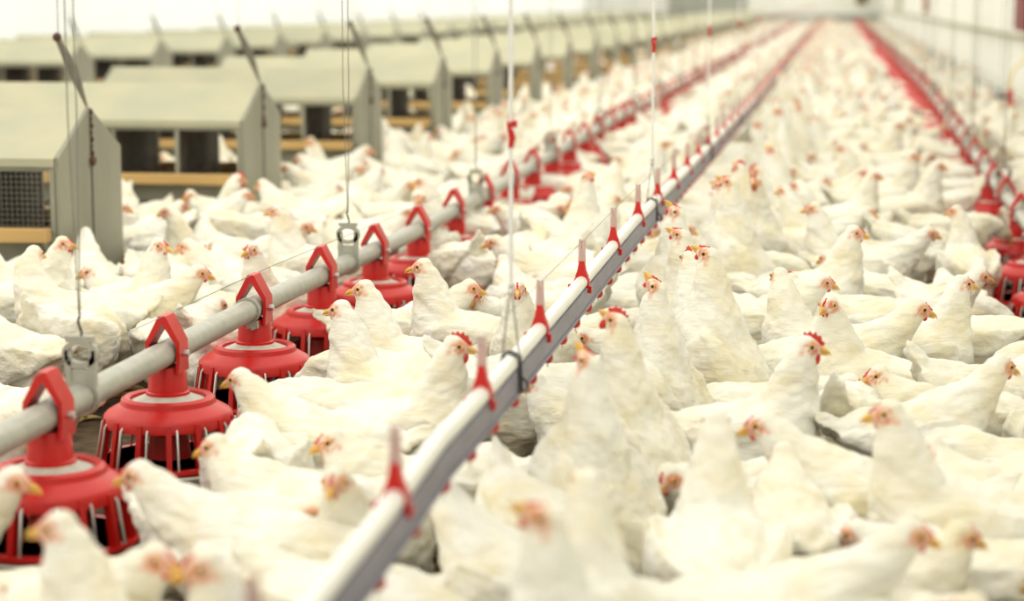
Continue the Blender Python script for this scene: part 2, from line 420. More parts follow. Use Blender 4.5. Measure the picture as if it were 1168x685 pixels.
def saddle_mb(y0=0, z0=0, mb=None):
    s = mb or MB()
    rings = []
    for i in range(16):
        a = 2 * PI * i / 16
        rings.append([(rr * math.cos(a), y0 + yy, z0 + rr * math.sin(a)) for rr, yy in ((.0168, -.012), (.0205, -.012), (.0205, .012), (.0168, .012))])
    s.loft(rings, 0, closed=True)
    s.loft([[(x * w, y0 + yy * w2, z0 + z) for x, yy in ((-1, -1), (1, -1), (1, 1), (-1, 1))] for z, w, w2 in ((.014, .017, .012), (.03, .011, .011), (.055, .0065, .009))], 0)
    s.box((-.026, y0, z0 - .012), (.018, .014, .012), 0); s.box((.021, y0, z0 - .019), (.010, .016, .018), 0)
    for q in (-1, 1):
        s.tube([(q * .0035, y0, z0 + .05), (q * .005, y0, z0 + .112)], [.0068, .0034], 8, 1)
    s.loft([[(x * w, y0 + yy * w, z0 + z) for x, yy in ((-1, -1), (1, -1), (1, 1), (-1, 1))] for z, w in ((.05, .0065), (.088, .004))], 1)
    return s
SAD = saddle_mb().mesh('saddle', [M_RED, M_PINK], 40)
def nipple_mb(y0=0, z0=0, mb=None):
    s = mb or MB()
    s.lathe([(0, 0), (.008, 0), (.012, -.004), (.0135, -.018), (.009, -.026), (.004, -.028), (0, -.028)], (0, y0, z0), 12, 0)
    s.lathe([(0, -.026), (.0022, -.026), (.0022, -.037), (0, -.037)], (0, y0, z0), 6, 1)
    return s
NIP = nipple_mb().mesh('nipple', [M_RED, M_ROD], 40)
far_s = MB(); far_n = MB(); i = -4
y = Y_SP0 - 4 * SP; cnt = 0
while y < YE - 2:
    if i < 60: o = link('saddle', SAD, dl, (0, y, z_dr(y)))
    else: saddle_mb(y, z_dr(y), far_s)
    for j in range(3):
        yn = y + .12 + j * SP / 3
        if cnt < 99: link('nipple', NIP, dl, (0, yn, z_dr(yn) - .070))
        else: nipple_mb(yn, z_dr(yn) - .066, far_n)
        cnt += 1
    y += SP; i += 1
o = link('saddle', far_s.mesh('saddle_run', [M_RED, M_PINK], 40), dl); o['kind'] = 'stuff'
o = link('nipple', far_n.mesh('nipple_run', [M_RED, M_ROD], 40), dl); o['kind'] = 'stuff'
y = 4.5
HOOKS = []
tag(dl, 'nipple drinker line of white pipe and grey rail with red nipples and pink spikes', 'drinker line')
dr_hang = [6.187 * .636 + .03 + 3.17 * k for k in range(0, 18)]
for k, hy in enumerate(dr_hang):
    z = z_dr(hy); root = empty('drinker_hanger', (X_DR, hy, z))
    wv = MB()
    for q in (-.012, .012):
        wv.tube([(-.020, q, .0), (-.012, q, .020), (0, q, .021), (.018, q, .012), (.0195, q, -.02), (.021, q, -.06), (.012, q, -.072), (-.012, q, -.072), (-.021, q, -.06), (-.020, q, 0)], .0026, 6)
    wv.tube([(.021, 0, -.052), (.034, 0, -.06), (.034, 0, -.04), (.022, 0, -.03)], .003, 6)
    link('clamp_wire', wv.mesh('clamp_wire', M_BLACK, 60), root)
    wv = MB(); wv.tube([(-.018, 0, .01), (-.004, 0, .13), (0, 0, .142), (.004, 0, .13), (.019, 0, .0)], .0018, 6)
    link('wire_loop', wv.mesh('wire_loop', M_WIRE, 60), root)
    kn = MB(); kn.lathe([(0, .135), (.006, .137), (.009, .145), (.005, .152), (.008, .159), (.003, .166), (0, .167)], k=12)
    link('knot', kn.mesh('knot', M_ROD, 40), root)
    cd = MB(); cd.tube([(0, 0, .16), (0, 0, ZC - z)], .0048, 8); link('cord', cd.mesh('cord', M_CORD, 60), root)
    ad = MB(); zz = (1.10 if k else .99) - z
    ad.tube([(0, -.004, zz - .030), (.003, 0, zz - .01), (-.002, 0, zz + .010), (0, 0, zz + .022)], [.005, .008, .006, .008], 8)
    ad.box((.005, 0, zz + .018), (.016, .008, .014)); link('cord_adjuster', ad.mesh('cord_adjuster', M_RED, 40), root, bevel=.002)
    tag(root, ('%s white cord from the camera holding up the drinker line' % ORD[k]) if k < 8 else 'distant blurred white cord holding up the drinker line', 'hanger', 'cords holding up the drinker line')

# ------------------------------------------------------------------ nest boxes
NEST_D, EAVE, RIDGE = .648, .686, .84
BAY = .32
def nest_parts(bays, mesh_front):
    L = bays * BAY; P = []
    hd = NEST_D / 2
    def B(name, m, fn, bevel=0, smooth=False):
        mb = MB(); fn(mb); P.append((name, m, mb, bevel))
    # origin: end panel's foot centre (x=0 end faces +x), module extends to -x
    for s in (-1, 1):                          # end panels at the aisle end: two plates with a dark seam between
        for x0 in (0, -L - .015):
            def ep(mb, s=s, x0=x0):
                pts = [(s * .0025, 0), (s * hd, 0), (s * hd, EAVE), (s * .0025, RIDGE + .012)]
                mb.prism(pts, 'x', x0, x0 + .015)
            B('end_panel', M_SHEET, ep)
    for s in (-1, 1):
        def rf(mb, s=s):
            a = (s * (hd + .012), EAVE - .012); c = (0, RIDGE)
            mb.prism([a, (a[0], a[1] + .008), (0, RIDGE + .008), c], 'x', -L + .0, -.001)
            mb.prism([a, (a[0] - s * .006, a[1]), (a[0] - s * .006, a[1] - .022), (a[0], a[1] - .022)], 'x', -L, -.001)
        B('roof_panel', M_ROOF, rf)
    for s in (-1, 1):
        def fr(mb, s=s):
            yy = s * (hd - .006)
            mb.box((-L / 2, yy, .335), (L, .012, .085)); mb.box((-L / 2, yy, EAVE - .035), (L, .012, .03))
            mb.box((-L / 2, yy, .045), (L, .012, .09))
            for i in range(bays + 1):
                mb.box((-i * BAY - (.012 if i == 0 else 0) + (.012 if i == bays else 0), yy - s * .0 + s * .001, EAVE / 2), (.018, .018, EAVE - .02))
        B('front_frame', M_SHEET, fr)
    for s in (-1, 1):
        def pr(mb, s=s): mb.box((-L / 2, s * (hd + .045), .405), (L - .03, .06, .050))
        B('perch', M_WOOD, pr, .004)
        def pb(mb, s=s): mb.box((-L / 2, s * (hd + .045), .105), (L - .03, .06, .040))
        B('perch', M_WOOD, pb, .004)
        def bk(mb, s=s):
            for zt in (.380, .085):
                for xx in (-.03, -L + .03):
                    mb.prism([(s * hd, zt), (s * (hd + .07), zt), (s * hd, zt - .075)], 'x', xx - .004, xx + .004)
        B('perch_bracket', M_SHEET, bk)
    for i in range(1, bays):
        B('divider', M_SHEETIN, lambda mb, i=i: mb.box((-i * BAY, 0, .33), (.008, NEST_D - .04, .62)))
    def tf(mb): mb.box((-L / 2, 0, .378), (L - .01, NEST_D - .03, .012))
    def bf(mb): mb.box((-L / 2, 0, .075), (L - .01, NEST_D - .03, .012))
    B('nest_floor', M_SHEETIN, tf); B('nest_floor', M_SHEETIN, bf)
    def st(mb):
        rr = random.Random(5)
        for i in range(int(70 * bays)):
            x = -rr.random() * (L - .04) - .02; yv = rr.uniform(-.28, .28); z0 = .385 + rr.random() ** 2 * .07; a = rr.uniform(0, PI); l = rr.uniform(.03, .07); e = rr.uniform(-.6, .9)
            d = Vector((math.cos(a) * math.cos(e), math.sin(a) * math.cos(e), math.sin(e))) * l / 2; c = Vector((x, yv, z0))
            mb.tube([c - d, c + d], .0022, 3)
        mb.loft([[(-.02 - (L - .04) * u, -.28, .384), (-.02 - (L - .04) * u, -.1, .395 + .012 * math.sin(19 * u)), (-.02 - (L - .04) * u, .1, .395 + .012 * math.cos(23 * u)), (-.02 - (L - .04) * u, .28, .384)] for u in [i / 24 for i in range(25)]])
    B('nest_straw', M_STRAW, st)
    if mesh_front:
        def ms(mb):
            y0 = -hd - .001
            nx = int(L / .02)
            for i in range(nx): mb.box((-.01 - i * .02, y0, .535), (.0016, .0016, .21))
            for j in range(11): mb.box((-L / 2, y0 - .001, .435 + j * .02), (L, .0016, .0016))
            for i in range(nx): mb.box((-.01 - i * .02, y0, .175), (.0016, .0016, .15))
            for j in range(8): mb.box((-L / 2, y0 - .001, .105 + j * .02), (L, .0016, .0016))
        B('wire_mesh', M_WIRE, ms)
    return P
NESTMATS = [M_SHEET, M_ROOF, M_WOOD, M_SHEETIN, M_STRAW, M_WIRE]
def nest_root(bays, mesh_front=False):
    root = empty('nest_box'); 
    last = root
    for n_, m, mb, bv in nest_parts(bays, mesh_front):
        o = part(n_, mb, m, last if n_ == 'perch_bracket' else root, bevel=bv)
        if n_ == 'perch': last = o
        if n_ == 'nest_straw': o['kind'] = 'stuff'
    return root
def nest_merged(bays):
    out = MB()
    for n_, m, mb, bv in nest_parts(bays, False): out.add(mb.v, mb.f, NESTMATS.index(m))
    return out.mesh('nest_box', NESTMATS)
XN1, XN2 = -2.80, -7.09
PITCH = 2.34
nb = nest_root(5); nbm = nest_root(5, True)
n5 = nest_merged(5); n8 = nest_merged(8); nb8 = nest_root(8)
NESTS = []
def suspend(x, y, label, group, simple=False):
    """strap, chain, pulley and cord at the ridge end of a nest box"""
    root = empty('nest_suspension', (x, y, RIDGE))
    s = MB(); s.tube([(.006, 0, .01), (-.045, .0, .15), (-.10, 0, .265)], [.004, .022, .012], 8, flat=.35)
    link('strap', s.mesh('strap', M_STRAP, 60), root)
    if not simple:
        k_ = MB(); k_.ell((-.105, 0, .275), (.018, .014, .018)); link('pulley', k_.mesh('pulley', M_RUST, 60), root)
        ch = MB()
        for i in range(7): ch.ell((.020, 0, -.005 - i * .026), (.004 if i % 2 else .009, .009 if i % 2 else .004, .013), 8, 5)
        link('chain', ch.mesh('chain', M_RUST, 60), root)
        dk = MB(); dk.ell((.024, 0, -.19), (.010, .022, .020)); link('pulley', dk.mesh('pulley', M_RUST, 60), root)
        cd = MB(); cd.tube([(.018, 0, -.2), (.018, 0, -.72)], .0022, 5); link('pull_cord', cd.mesh('pull_cord', M_BLACK), root)
    cd = MB(); cd.tube([(-.10, 0, .27), (-.10, 0, ZC - RIDGE)], .002, 5); link('suspension_cord', cd.mesh('suspension_cord', M_WIRE), root)
    tag(root, label, 'hanging strap', group)
used5 = used8 = False
for rowi, (X, y0, cnt_, bays) in enumerate(((XN1, 2.605 * 2.8, 32, 5), (XN2, 2.59 * 7.09 - PITCH, 28, 8))):
    for i in range(cnt_):
        y = y0 + i * PITCH
        if y > YE - 1: break
        NESTS.append((X - bays * BAY, X, y - NEST_D / 2, y + NEST_D / 2))
        if rowi == 0:
            if i == 0: o = nbm
            elif i < 9: o = nb if not used5 else copy_tree(nb); used5 = True
            else: o = link('nest_box', n5)
        else:
            if i < 4: o = nb8 if not used8 else copy_tree(nb8); used8 = True
            else: o = link('nest_box', n8)
        o.location = (X, y, 0)
        where = 'the row beside the left feed pipe' if rowi == 0 else 'the row by the left wall'
        nth = i if rowi == 0 else i - 1
        if rowi == 0 and i == 0: lab = 'grey gabled nest box nearest the camera with wire mesh over its openings'
        elif rowi == 1 and i == 0: lab = 'grey gabled nest box by the left wall, mostly outside the frame'
        elif nth < 12: lab = '%s gabled nest box from the camera in %s' % (ORD[nth], where)
        else: lab = 'blurred gabled nest box far down %s' % where
        tag(o, lab, 'nest box', 'grey metal nest boxes in %s' % where)
        if (rowi == 0 and i < 14) or (rowi == 1 and i < 9):
            suspend(X, y, '%s hanging strap from the camera over %s' % (ORD[i], where), 'straps hanging the nest boxes', simple=(i > 7 or rowi == 1))

# ------------------------------------------------------------------ right wall furniture
rl = MB(); rl.tube([(XR - .05, y, .905) for y in ysamples(2, YE - .3)], .022, 12)
for y in range(6, 84, 4): rl.box((XR - .02, y, .905), (.05, .03, .03))
tag(link('wall_rail', rl.mesh('wall_rail', M_RAIL, 50)), 'tan rail fixed along the white right wall above the hens', 'rail')
pz = MB(); pz.box((0, 0, .6), (.10, 1.2, 1.25)); 
for j in (-.45, .45): pz.box((-.055, j, .6), (.02, .05, 1.2))
yred = ground(1156, 20, 1.0)
o = tag(link('wall_cabinet', pz.mesh('wall_cabinet', M_DARKRED), loc=(XR - .056, 19.55, .99), bevel=.006), 'dark red cabinet on the right wall at the frame corner', 'cabinet')
for y, m, lab, h in ((41.5, M_POST, 'brown upright post on the right wall above the rail', 1.04), (60, M_KHAKI, 'khaki upright post on the right wall near the far corner', 1.0)):
    pp = MB(); pp.box((0, 0, 1.1), (.08, .55 if y < 50 else .7, 2.2)); pp.box((0, 0, -.01), (.1, .5, .03))
    tag(link('wall_post', pp.mesh('wall_post', m), loc=(XR - .055, y, h)), lab, 'post')
# drop cords beside the right wall, each with a dark weight
for k, (px, py, zb) in enumerate(((1141, 110, .50), (1114, 95, .52), (1087, 72, .52), (1075, 70, .55), (1062, 60, .55))):
    x, y = ground(px, py, zb)
    if x > XR - .12: x = XR - .12
    root = empty('drop_cord', (x, y, zb))
    c_ = MB(); c_.tube([(0, 0, .06), (0, 0, ZC - zb)], .0022, 5); link('cord', c_.mesh('cord', M_BLACK), root)
    c_ = MB(); c_.lathe([(0, -.12), (.006, -.12), (.010, -.09), (.007, -.03), (.011, .0), (.010, .05), (.004, .07), (0, .07)], k=10); link('weight', c_.mesh('weight', M_BLACK, 50), root)
    tag(root, '%s black weighted cord counted inward from the right edge of the frame' % ORD[k], 'cord', 'black cords by the right wall')
x, y = ground(1152, 108, .50)
x = min(x, XR - .2)
root = empty('water_regulator', (x, y, .48))
c_ = MB(); c_.lathe([(0, -.07), (.018, -.07), (.024, -.03), (.020, .0), (.026, .03), (.022, .06), (0, .065)], k=16); link('body', c_.mesh('body', M_RED, 50), root)
c_ = MB(); c_.tube([(0, 0, .06), (.0, 0, .14), (.03, 0, .22), (.08, .0, .28), (.11, 0, .30), (.12, 0, .42)], .009, 8); link('hose', c_.mesh('hose', M_YELLOW, 60), root)
c_ = MB(); c_.box((-.06, 0, .0), (.09, .03, .03)); link('valve', c_.mesh('valve', M_BLACK), root, bevel=.004)
tag(root, 'red water regulator with a bent yellow hose by the right wall', 'regulator')
dp = MB(); dp.tube([(1.45, yy, .47) for yy in ysamples(6, 80)], .012, 10)
tag(link('drinker_pipe', dp.mesh('drinker_pipe', M_GALV, 60)), 'thin grey water pipe among the hens along the right wall', 'pipe')

# ------------------------------------------------------------------ hens
def bez(pts, n):
    """Catmull-Rom through pts, n samples"""
    P = [Vector(p) for p in pts]; P = [P[0] * 2 - P[1]] + P + [P[-1] * 2 - P[-2]]
    out = []
    S = len(P) - 3
    for i in range(n):
        t = i / (n - 1) * S; k = min(int(t), S - 1); t -= k
        a, b, c, d = P[k:k + 4]
        out.append(.5 * ((2 * b) + (c - a) * t + (2 * a - 5 * b + 4 * c - d) * t * t + (3 * b - a - 3 * c + d) * t ** 3))
    return out

def rot(axis, deg):
    from mathutils import Matrix
    return Matrix.Rotation(math.radians(deg), 3, axis)

# name: body pitch, squat, neck points (relative to shoulder, world axes), head yaw, head pitch, tail angle
POSES = {
    'alert':    (10, 0, [(.012, 0, .055), (.026, 0, .112), (.034, 0, .158)], 0, -4, 26),
    'alert_t':  (12, 0, [(.010, .005, .055), (.022, .012, .112), (.028, .02, .158)], 62, -6, 24),
    'alert_q':  (8, 0, [(.016, .0, .052), (.030, .008, .108), (.040, .01, .150)], 30, 0, 30),
    'back':     (8, 0, [(.025, .01, .050), (.035, .03, .105), (.020, .045, .150)], 135, -6, 30),
    'walk':     (4, .01, [(.050, 0, .035), (.095, 0, .075), (.125, 0, .110)], 0, -12, 30),
    'walk_t':   (4, .01, [(.050, .01, .035), (.090, .035, .075), (.115, .06, .105)], 45, -10, 25),
    'feed':     (-6, .005, [(.055, 0, .015), (.110, 0, .015), (.155, 0, -.02)], 0, -48, 30),
    'peck':     (-14, 0, [(.050, 0, -.01), (.095, 0, -.05), (.120, 0, -.10)], 0, -65, 38),
    'reach':    (54, -.015, [(.004, 0, .050), (.008, 0, .105), (.012, 0, .160)], 0, 40, -4),
    'reach_t':  (48, -.01, [(.006, .01, .050), (.010, .02, .105), (.014, .03, .160)], 70, 12, 0),
    'reach_up': (58, -.015, [(.002, 0, .050), (.004, 0, .105), (.006, 0, .155)], 0, 66, 0),
    'hunch':    (2, .03, [(.035, 0, .030), (.060, 0, .060), (.070, 0, .085)], 10, -14, 20),
    'hunch_t':  (2, .03, [(.030, .01, .030), (.050, .02, .065), (.058, .03, .090)], 70, -16, 22),
    'rest':     (0, .055, [(.045, 0, .020), (.080, 0, .040), (.105, 0, .055)], -25, -22, 18),
}
POSE_WORDS = {'alert': 'with raised neck', 'alert_t': 'with raised neck, head turned', 'alert_q': 'with raised neck', 'back': 'looking back over its shoulder', 'walk': 'with neck stretched forward', 'walk_t': 'with neck stretched aside',
              'feed': 'with head lowered to feed', 'peck': 'pecking low, tail up', 'reach': 'stretching its neck up', 'reach_t': 'stretching up, head turned', 'reach_up': 'reaching straight up',
              'hunch': 'with neck drawn in', 'hunch_t': 'hunched, head turned', 'rest': 'resting low'}

def ring(c, fwd, up, w, h, k=20, e=1.0, flat=0.0):
    r = fwd.cross(up).normalized(); out = []
    for j in range(k):
        a = 2 * PI * j / k; ca, sa = math.cos(a), math.sin(a)
        out.append(c + r * (w * ca) + up * (h * sa * (1 - flat * (sa < 0))))
    return out

def build_pose(name, vox):
    pitch, squat, neck, hy, hp, tail = POSES[name]
    hip = Vector((-.03, 0, .235 - squat)); Rp = rot('Y', -pitch)
    def W(p): return hip + Rp @ (Vector(p) - Vector((-.03, 0, 0)))
    mb = MB()
    fw = Rp @ Vector((1, 0, 0)); up = Rp @ Vector((0, 0, 1))
    T = [(-.200, .060, .012, .018), (-.185, .055, .034, .036), (-.155, .038, .060, .062), (-.115, .018, .083, .084), (-.065, .002, .101, .100), (-.01, -.006, .109, .108), (.045, -.008, .107, .108), (.09, -.003, .094, .097), (.125, .008, .072, .076), (.150, .020, .045, .050), (.160, .026, .018, .02)]
    mb.loft([ring(W((x, 0, z)), fw, up, w, h) for x, z, w, h in T])
    # fluff under the rump
    mb.ell(W((-.10, 0, -.045)), (.075, .075, .06), 14, 8, E=Rp)
    # neck
    sh = W((.085, 0, .045))
    pts = [W((.03, 0, .01)), sh] + [sh + Vector(p) for p in neck]
    path = bez(pts, 16)
    HR = rot('Z', hy) @ rot('Y', -hp)
    hc = pts[-1] + HR @ Vector((.012, 0, .008))
    hf = HR @ Vector((1, 0, 0)); hu = HR @ Vector((0, 0, 1))
    rad = np.interp(np.linspace(0, 1, 16), [0, .2, .4, .6, .8, 1], [.088, .084, .070, .054, .041, .0300])
    rings = []
    for i, p in enumerate(path):
        t = (path[min(i + 1, 15)] - path[max(i - 1, 0)]).normalized()
        u = Vector((0, 0, 1)); 
        if abs(t.z) > .85: u = Vector((-1, 0, 0))
        u = (u - t * u.dot(t)).normalized()
        rings.append(ring(p, t, u, rad[i] * .96, rad[i] * 1.04, 18))
    # consistent orientation of rings
    for i in range(1, len(rings)):
        a, b = rings[i - 1], rings[i]; best = min(range(18), key=lambda s_: sum((a[j] - b[(j + s_) % 18]).length for j in range(0, 18, 3)))
        rings[i] = [b[(j + best) % 18] for j in range(18)]
    mb.loft(rings)
    # skull, cheeks and the root of the beak
    H = [(-.030, .0, .010, .012), (-.024, .001, .020, .022), (-.010, .002, .0235, .0265), (.004, .002, .0220, .0250), (.016, -.001, .0180, .0205), (.026, -.004, .0125, .0150), (.034, -.006, .0080, .0100)]
    mb.loft([ring(hc + HR @ Vector((x, 0, z)), hf, hu, w, h, 16) for x, z, w, h in H])
    # wings
    for s in (-1, 1):
        Wg = [(.090, .084, .020, .006, .020), (.070, .098, .022, .012, .048), (.03, .108, .018, .015, .066), (-.03, .108, .016, .016, .070), (-.085, .094, .022, .015, .058), (-.135, .074, .034, .012, .040), (-.180, .050, .048, .010, .022), (-.215, .034, .058, .007, .010)]
        mb.loft([ring(W((x, s * y, z)), fw, up, w, h, 14) for x, y, z, w, h in Wg])
    # tail fan
    Rt = Rp @ rot('Y', 0)
    for i in range(9):
        u = (i - 4) / 4
        a = rot('X', u * 52) ; el = rot('Y', tail - 6 * abs(u))
        E = Rp @ rot('Z', u * 9) @ el @ a
        c = W((-.170, u * .028, .052)) + E @ Vector((-.052, 0, .006))
        mb.ell(c, (.066 - .014 * abs(u), .007, .017), 10, 8, E=E)
    # saddle feathers flowing onto the tail
    mb.ell(W((-.150, 0, .058)), (.060, .045, .030), 12, 8, E=Rp @ rot('Y', tail * .6))
    # thighs
    for s in (-1, 1):
        a = W((.0, s * .058, -.05)); k_ = Vector((hip.x - .005, s * .056, .095))
        if squat > .02: k_.z = .075
        mb.tube([a, (a + k_) / 2 + Vector((.012, 0, 0)), k_], [.056, .040, .019], 12)
    me = mb.mesh('hen_raw', M_PLUME)
    o = bpy.data.objects.new('tmp', me); COL.objects.link(o)
    rm = o.modifiers.new('r', 'REMESH'); rm.mode = 'VOXEL'; rm.voxel_size = vox; rm.use_smooth_shade = True
    sm = o.modifiers.new('s', 'SMOOTH'); sm.factor = .6; sm.iterations = 3
    dg = bpy.context.evaluated_depsgraph_get(); ev = o.evaluated_get(dg); m2 = bpy.data.meshes.new_from_object(ev)
    n = len(m2.vertices); co = np.empty(n * 3); m2.vertices.foreach_get('co', co); co = co.reshape(-1, 3)
    no = np.empty(n * 3); m2.vertices.foreach_get('normal', no); no = no.reshape(-1, 3)
    # ruffled feather relief, less on the head
    hcn = np.array(hc); dist = np.linalg.norm(co - hcn, axis=1)
    RT = Rp.transposed()
    seed = Vector((hash_pose(name) * 3.1, 1.7, 5.2))
    disp = np.empty(n)
    for i in range(n):
        p = Vector(co[i]); q = RT @ (p - hip)
        k_ = min(1, max(0, (dist[i] - .03) / .05))
        v1 = noise.noise(Vector((q.x * 13, q.y * 24, q.z * 24)) + seed)
        d4 = noise.voronoi(Vector((q.x * 26, q.y * 44, q.z * 44)) + seed)[0]
        v2 = noise.noise(Vector((q.x * 45, q.y * 70, q.z * 70)) + seed)
        disp[i] = k_ * (.0085 * v1 + .0060 * (.45 - d4[0]) + .0030 * v2)
    co = co + no * disp[:, None]
    m2.vertices.foreach_set('co', co.ravel())
    # bare skin of the face
    hl = (co - hcn) @ np.array(HR)               # rows: local head coordinates
    ex = np.abs(hl[:, 1])
    d = np.sqrt(((hl[:, 0] - .010) / .019) ** 2 + ((hl[:, 2] - .000) / .0165) ** 2)
    skin = np.clip(1.25 - d, 0, 1) * 2; skin = np.clip(skin, 0, 1) * (ex > .006)
    skin = np.maximum(skin, np.clip((hl[:, 0] - .022) / .006, 0, 1) * (dist < .05))
    skin = np.maximum(skin, .8 * np.clip(1.2 - np.sqrt(((hl[:, 0] + .012) / .008) ** 2 + ((hl[:, 2] + .010) / .008) ** 2), 0, 1) * (dist < .05) * (ex > .01))
    for i in np.nonzero(dist < .055)[0]: skin[i] *= min(1, max(0, 1.0 + 2.2 * noise.noise(Vector(co[i]) * 130)))
    skin[dist > .055] = 0
    at = m2.attributes.new('skin', 'FLOAT', 'POINT'); at.data.foreach_set('value', skin.astype(np.float32))
    m2.polygons.foreach_set('use_smooth', [True] * len(m2.polygons)); m2.name = 'hen_' + name
    def lod(ratio):
        t = bpy.data.objects.new('t', m2); COL.objects.link(t); dm = t.modifiers.new('d', 'DECIMATE'); dm.ratio = ratio
        e = t.evaluated_get(bpy.context.evaluated_depsgraph_get()); r_ = bpy.data.meshes.new_from_object(e); bpy.data.objects.remove(t); return r_
    lods = [m2, lod(.16), lod(.035)]
    bpy.data.objects.remove(o); bpy.data.meshes.remove(me)
    # --- parts on the head
    def HP(x, y, z): return hc + HR @ Vector((x, y, z))
    def comb_mb(hs):
        cm = MB()
        prof = [(.036, .004), (.037, .010), (.031, .012), (.027, .021), (.021, .019), (.015, .029), (.009, .025), (.002, .031), (-.004, .025), (-.010, .028), (-.014, .020), (-.020, .021), (-.020, .016), (-.016, .012), (.0, .019), (.016, .013), (.026, .006)]
        base = lambda a: float(np.interp(a, [-.02, 0, .016, .026, .037], [.012, .020, .014, .006, .002]))
        cen = [(a, base(a) + (c - base(a)) * hs if c > base(a) else c) for a, c in prof]
        mid = (.006, base(.006) + .003 * hs); v = [HP(a, 0, c) for a, c in cen]; n_ = len(v)
        inner = [(mid[0] + (a - mid[0]) * .62, mid[1] + (c - mid[1]) * .55) for a, c in cen]
        vL = [HP(a, .0032, c) for a, c in inner]; vR = [HP(a, -.0032, c) for a, c in inner]
        f = []
        for i in range(n_):
            j = (i + 1) % n_
            f += [(i, j, n_ + j, n_ + i), (j, i, 2 * n_ + i, 2 * n_ + j)]
        cl_, cr_ = 3 * n_, 3 * n_ + 1
        for i in range(n_):
            j = (i + 1) % n_; f += [(n_ + i, n_ + j, cl_), (2 * n_ + j, 2 * n_ + i, cr_)]
        cm.add(v + vL + vR + [HP(mid[0], .0042, mid[1]), HP(mid[0], -.0042, mid[1])], f)
        return cm
    cm = comb_mb(.55); cmb = comb_mb(1.5)
    wt = MB()
    for s in (-1, 1):
        wt.ell(HP(.022, s * .0065, -.024), (.0085, .0040, .0145), 12, 9, E=HR @ rot('X', s * -12))
    bk = MB()
    U_ = [(.024, -.002, .0080, .0078), (.034, -.003, .0068, .0066), (.043, -.0055, .0050, .0050), (.050, -.0095, .0030, .0034), (.0535, -.0145, .0010, .0014)]
    bk.loft([ring(HP(x, 0, z), hf, hu, w, h, 12, ) for x, z, w, h in U_])
    Lw = [(.024, -.011, .0068, .0045), (.034, -.012, .0055, .0036), (.043, -.0135, .0034, .0024), (.047, -.0145, .001, .001)]
    bk.loft([ring(HP(x, 0, z), hf, hu, w, h, 10) for x, z, w, h in Lw])
    eyes = []
    for s in (-1, 1):
        e = MB(); c = HP(.0095, s * .0200, .0035)
        e.ell(c, (.0060, .0036, .0060), 14, 9, 0, E=HR); e.ell(HP(.0100, s * .0222, .0035), (.0043, .0028, .0043), 12, 8, 1, E=HR)
        eyes.append(e)
    legs = []
    for s in (-1, 1):
        l = MB(); kx = hip.x - .005; kz = .105 if squat <= .02 else .082
        l.tube([(kx, s * .056, kz), (kx - .012, s * .056, .055), (kx + .004, s * .056, .014)], [.011, .0085, .009], 8)
        for a in (-28, 0, 28, 180):
            L_ = .055 if a != 180 else .024; A = math.radians(a)
            p0 = Vector((kx + .004, s * .056, .012)); p1 = p0 + Vector((math.cos(A), math.sin(A), 0)) * L_ * .6 + Vector((0, 0, -.001)); p2 = p0 + Vector((math.cos(A), math.sin(A), 0)) * L_ + Vector((0, 0, -.008))
            l.tube([p0, p1, p2], [.0075, .0065, .003], 6)
        legs.append(l)
    ws = MB()
    for s in (-1, 1): ws.ell(HP(.020, s * .006, -.0185), (.0065, .0034, .0085), 10, 8, E=HR @ rot('X', s * -12))
    P = {'comb': [cm.mesh('comb', M_COMB, True)], 'wattle': [ws.mesh('wattle', M_COMB, 'all')], 'big': [cmb.mesh('comb', M_COMB, True), wt.mesh('wattle', M_COMB, 'all')], 'beak': [bk.mesh('beak', M_BEAK, 'all')],
         'eye': [e.mesh('eye', [M_IRIS, M_PUPIL], 'all') for e in eyes], 'leg': [l.mesh('leg', M_LEG, 'all') for l in legs]}
    MATS = [M_PLUME, M_COMB, M_BEAK, M_PUPIL, M_LEG]
    raw = [(cm, 1), (ws, 1), (bk, 2), (eyes[0], 3), (eyes[1], 3), (legs[0], 4), (legs[1], 4)]
    def arrays(me, extras):
        n = len(me.vertices); c = np.empty(n * 3); me.vertices.foreach_get('co', c); c = c.reshape(-1, 3)
        sk = np.zeros(n); a = me.attributes.get('skin')
        if a: a.data.foreach_get('value', sk)
        fs = [tuple(p.vertices) for p in me.polygons]; mi = [0] * len(fs); V = [c]; S = [sk]; off = n
        for mb_, m_ in extras:
            V.append(np.array(mb_.v)); S.append(np.zeros(len(mb_.v))); fs += [tuple(i + off for i in q) for q in mb_.f]; mi += [m_] * len(mb_.f); off += len(mb_.v)
        return np.vstack(V), fs, mi, np.concatenate(S)
    def coarse(mb_list):
        # far hens: a comb fin, wattle and beak as small solids
        c = MB(); c.prism([(0, 0), (1, 0), (1, 1)], 'y', 0, 1); c = MB()
        q = MB(); q.add([HP(.034, 0, .004), HP(.010, .004, .014), HP(.010, -.004, .014), HP(.003, 0, .028), HP(-.020, 0, .018), HP(.022, 0, .030)], [(0, 1, 5), (1, 3, 5), (0, 5, 2), (2, 5, 3), (1, 4, 3), (2, 3, 4), (0, 2, 1), (1, 2, 4)])
        w = MB(); w.ell(HP(.020, 0, -.018), (.007, .008, .009), 6, 4, E=HR)
        b_ = MB(); b_.add([HP(.024, .008, 0), HP(.024, -.008, 0), HP(.024, 0, .006), HP(.024, 0, -.014), HP(.053, 0, -.012)], [(0, 2, 4), (2, 1, 4), (1, 3, 4), (3, 0, 4), (0, 3, 1, 2)])
        return [(q, 1), (w, 1), (b_, 2)]
    return dict(body=lods, parts=P, mid=arrays(lods[1], raw), low=arrays(lods[2], coarse(None)), head=hc.copy(), mats=MATS)
def hash_pose(n): return sum(ord(c) for c in n) % 97 / 10.

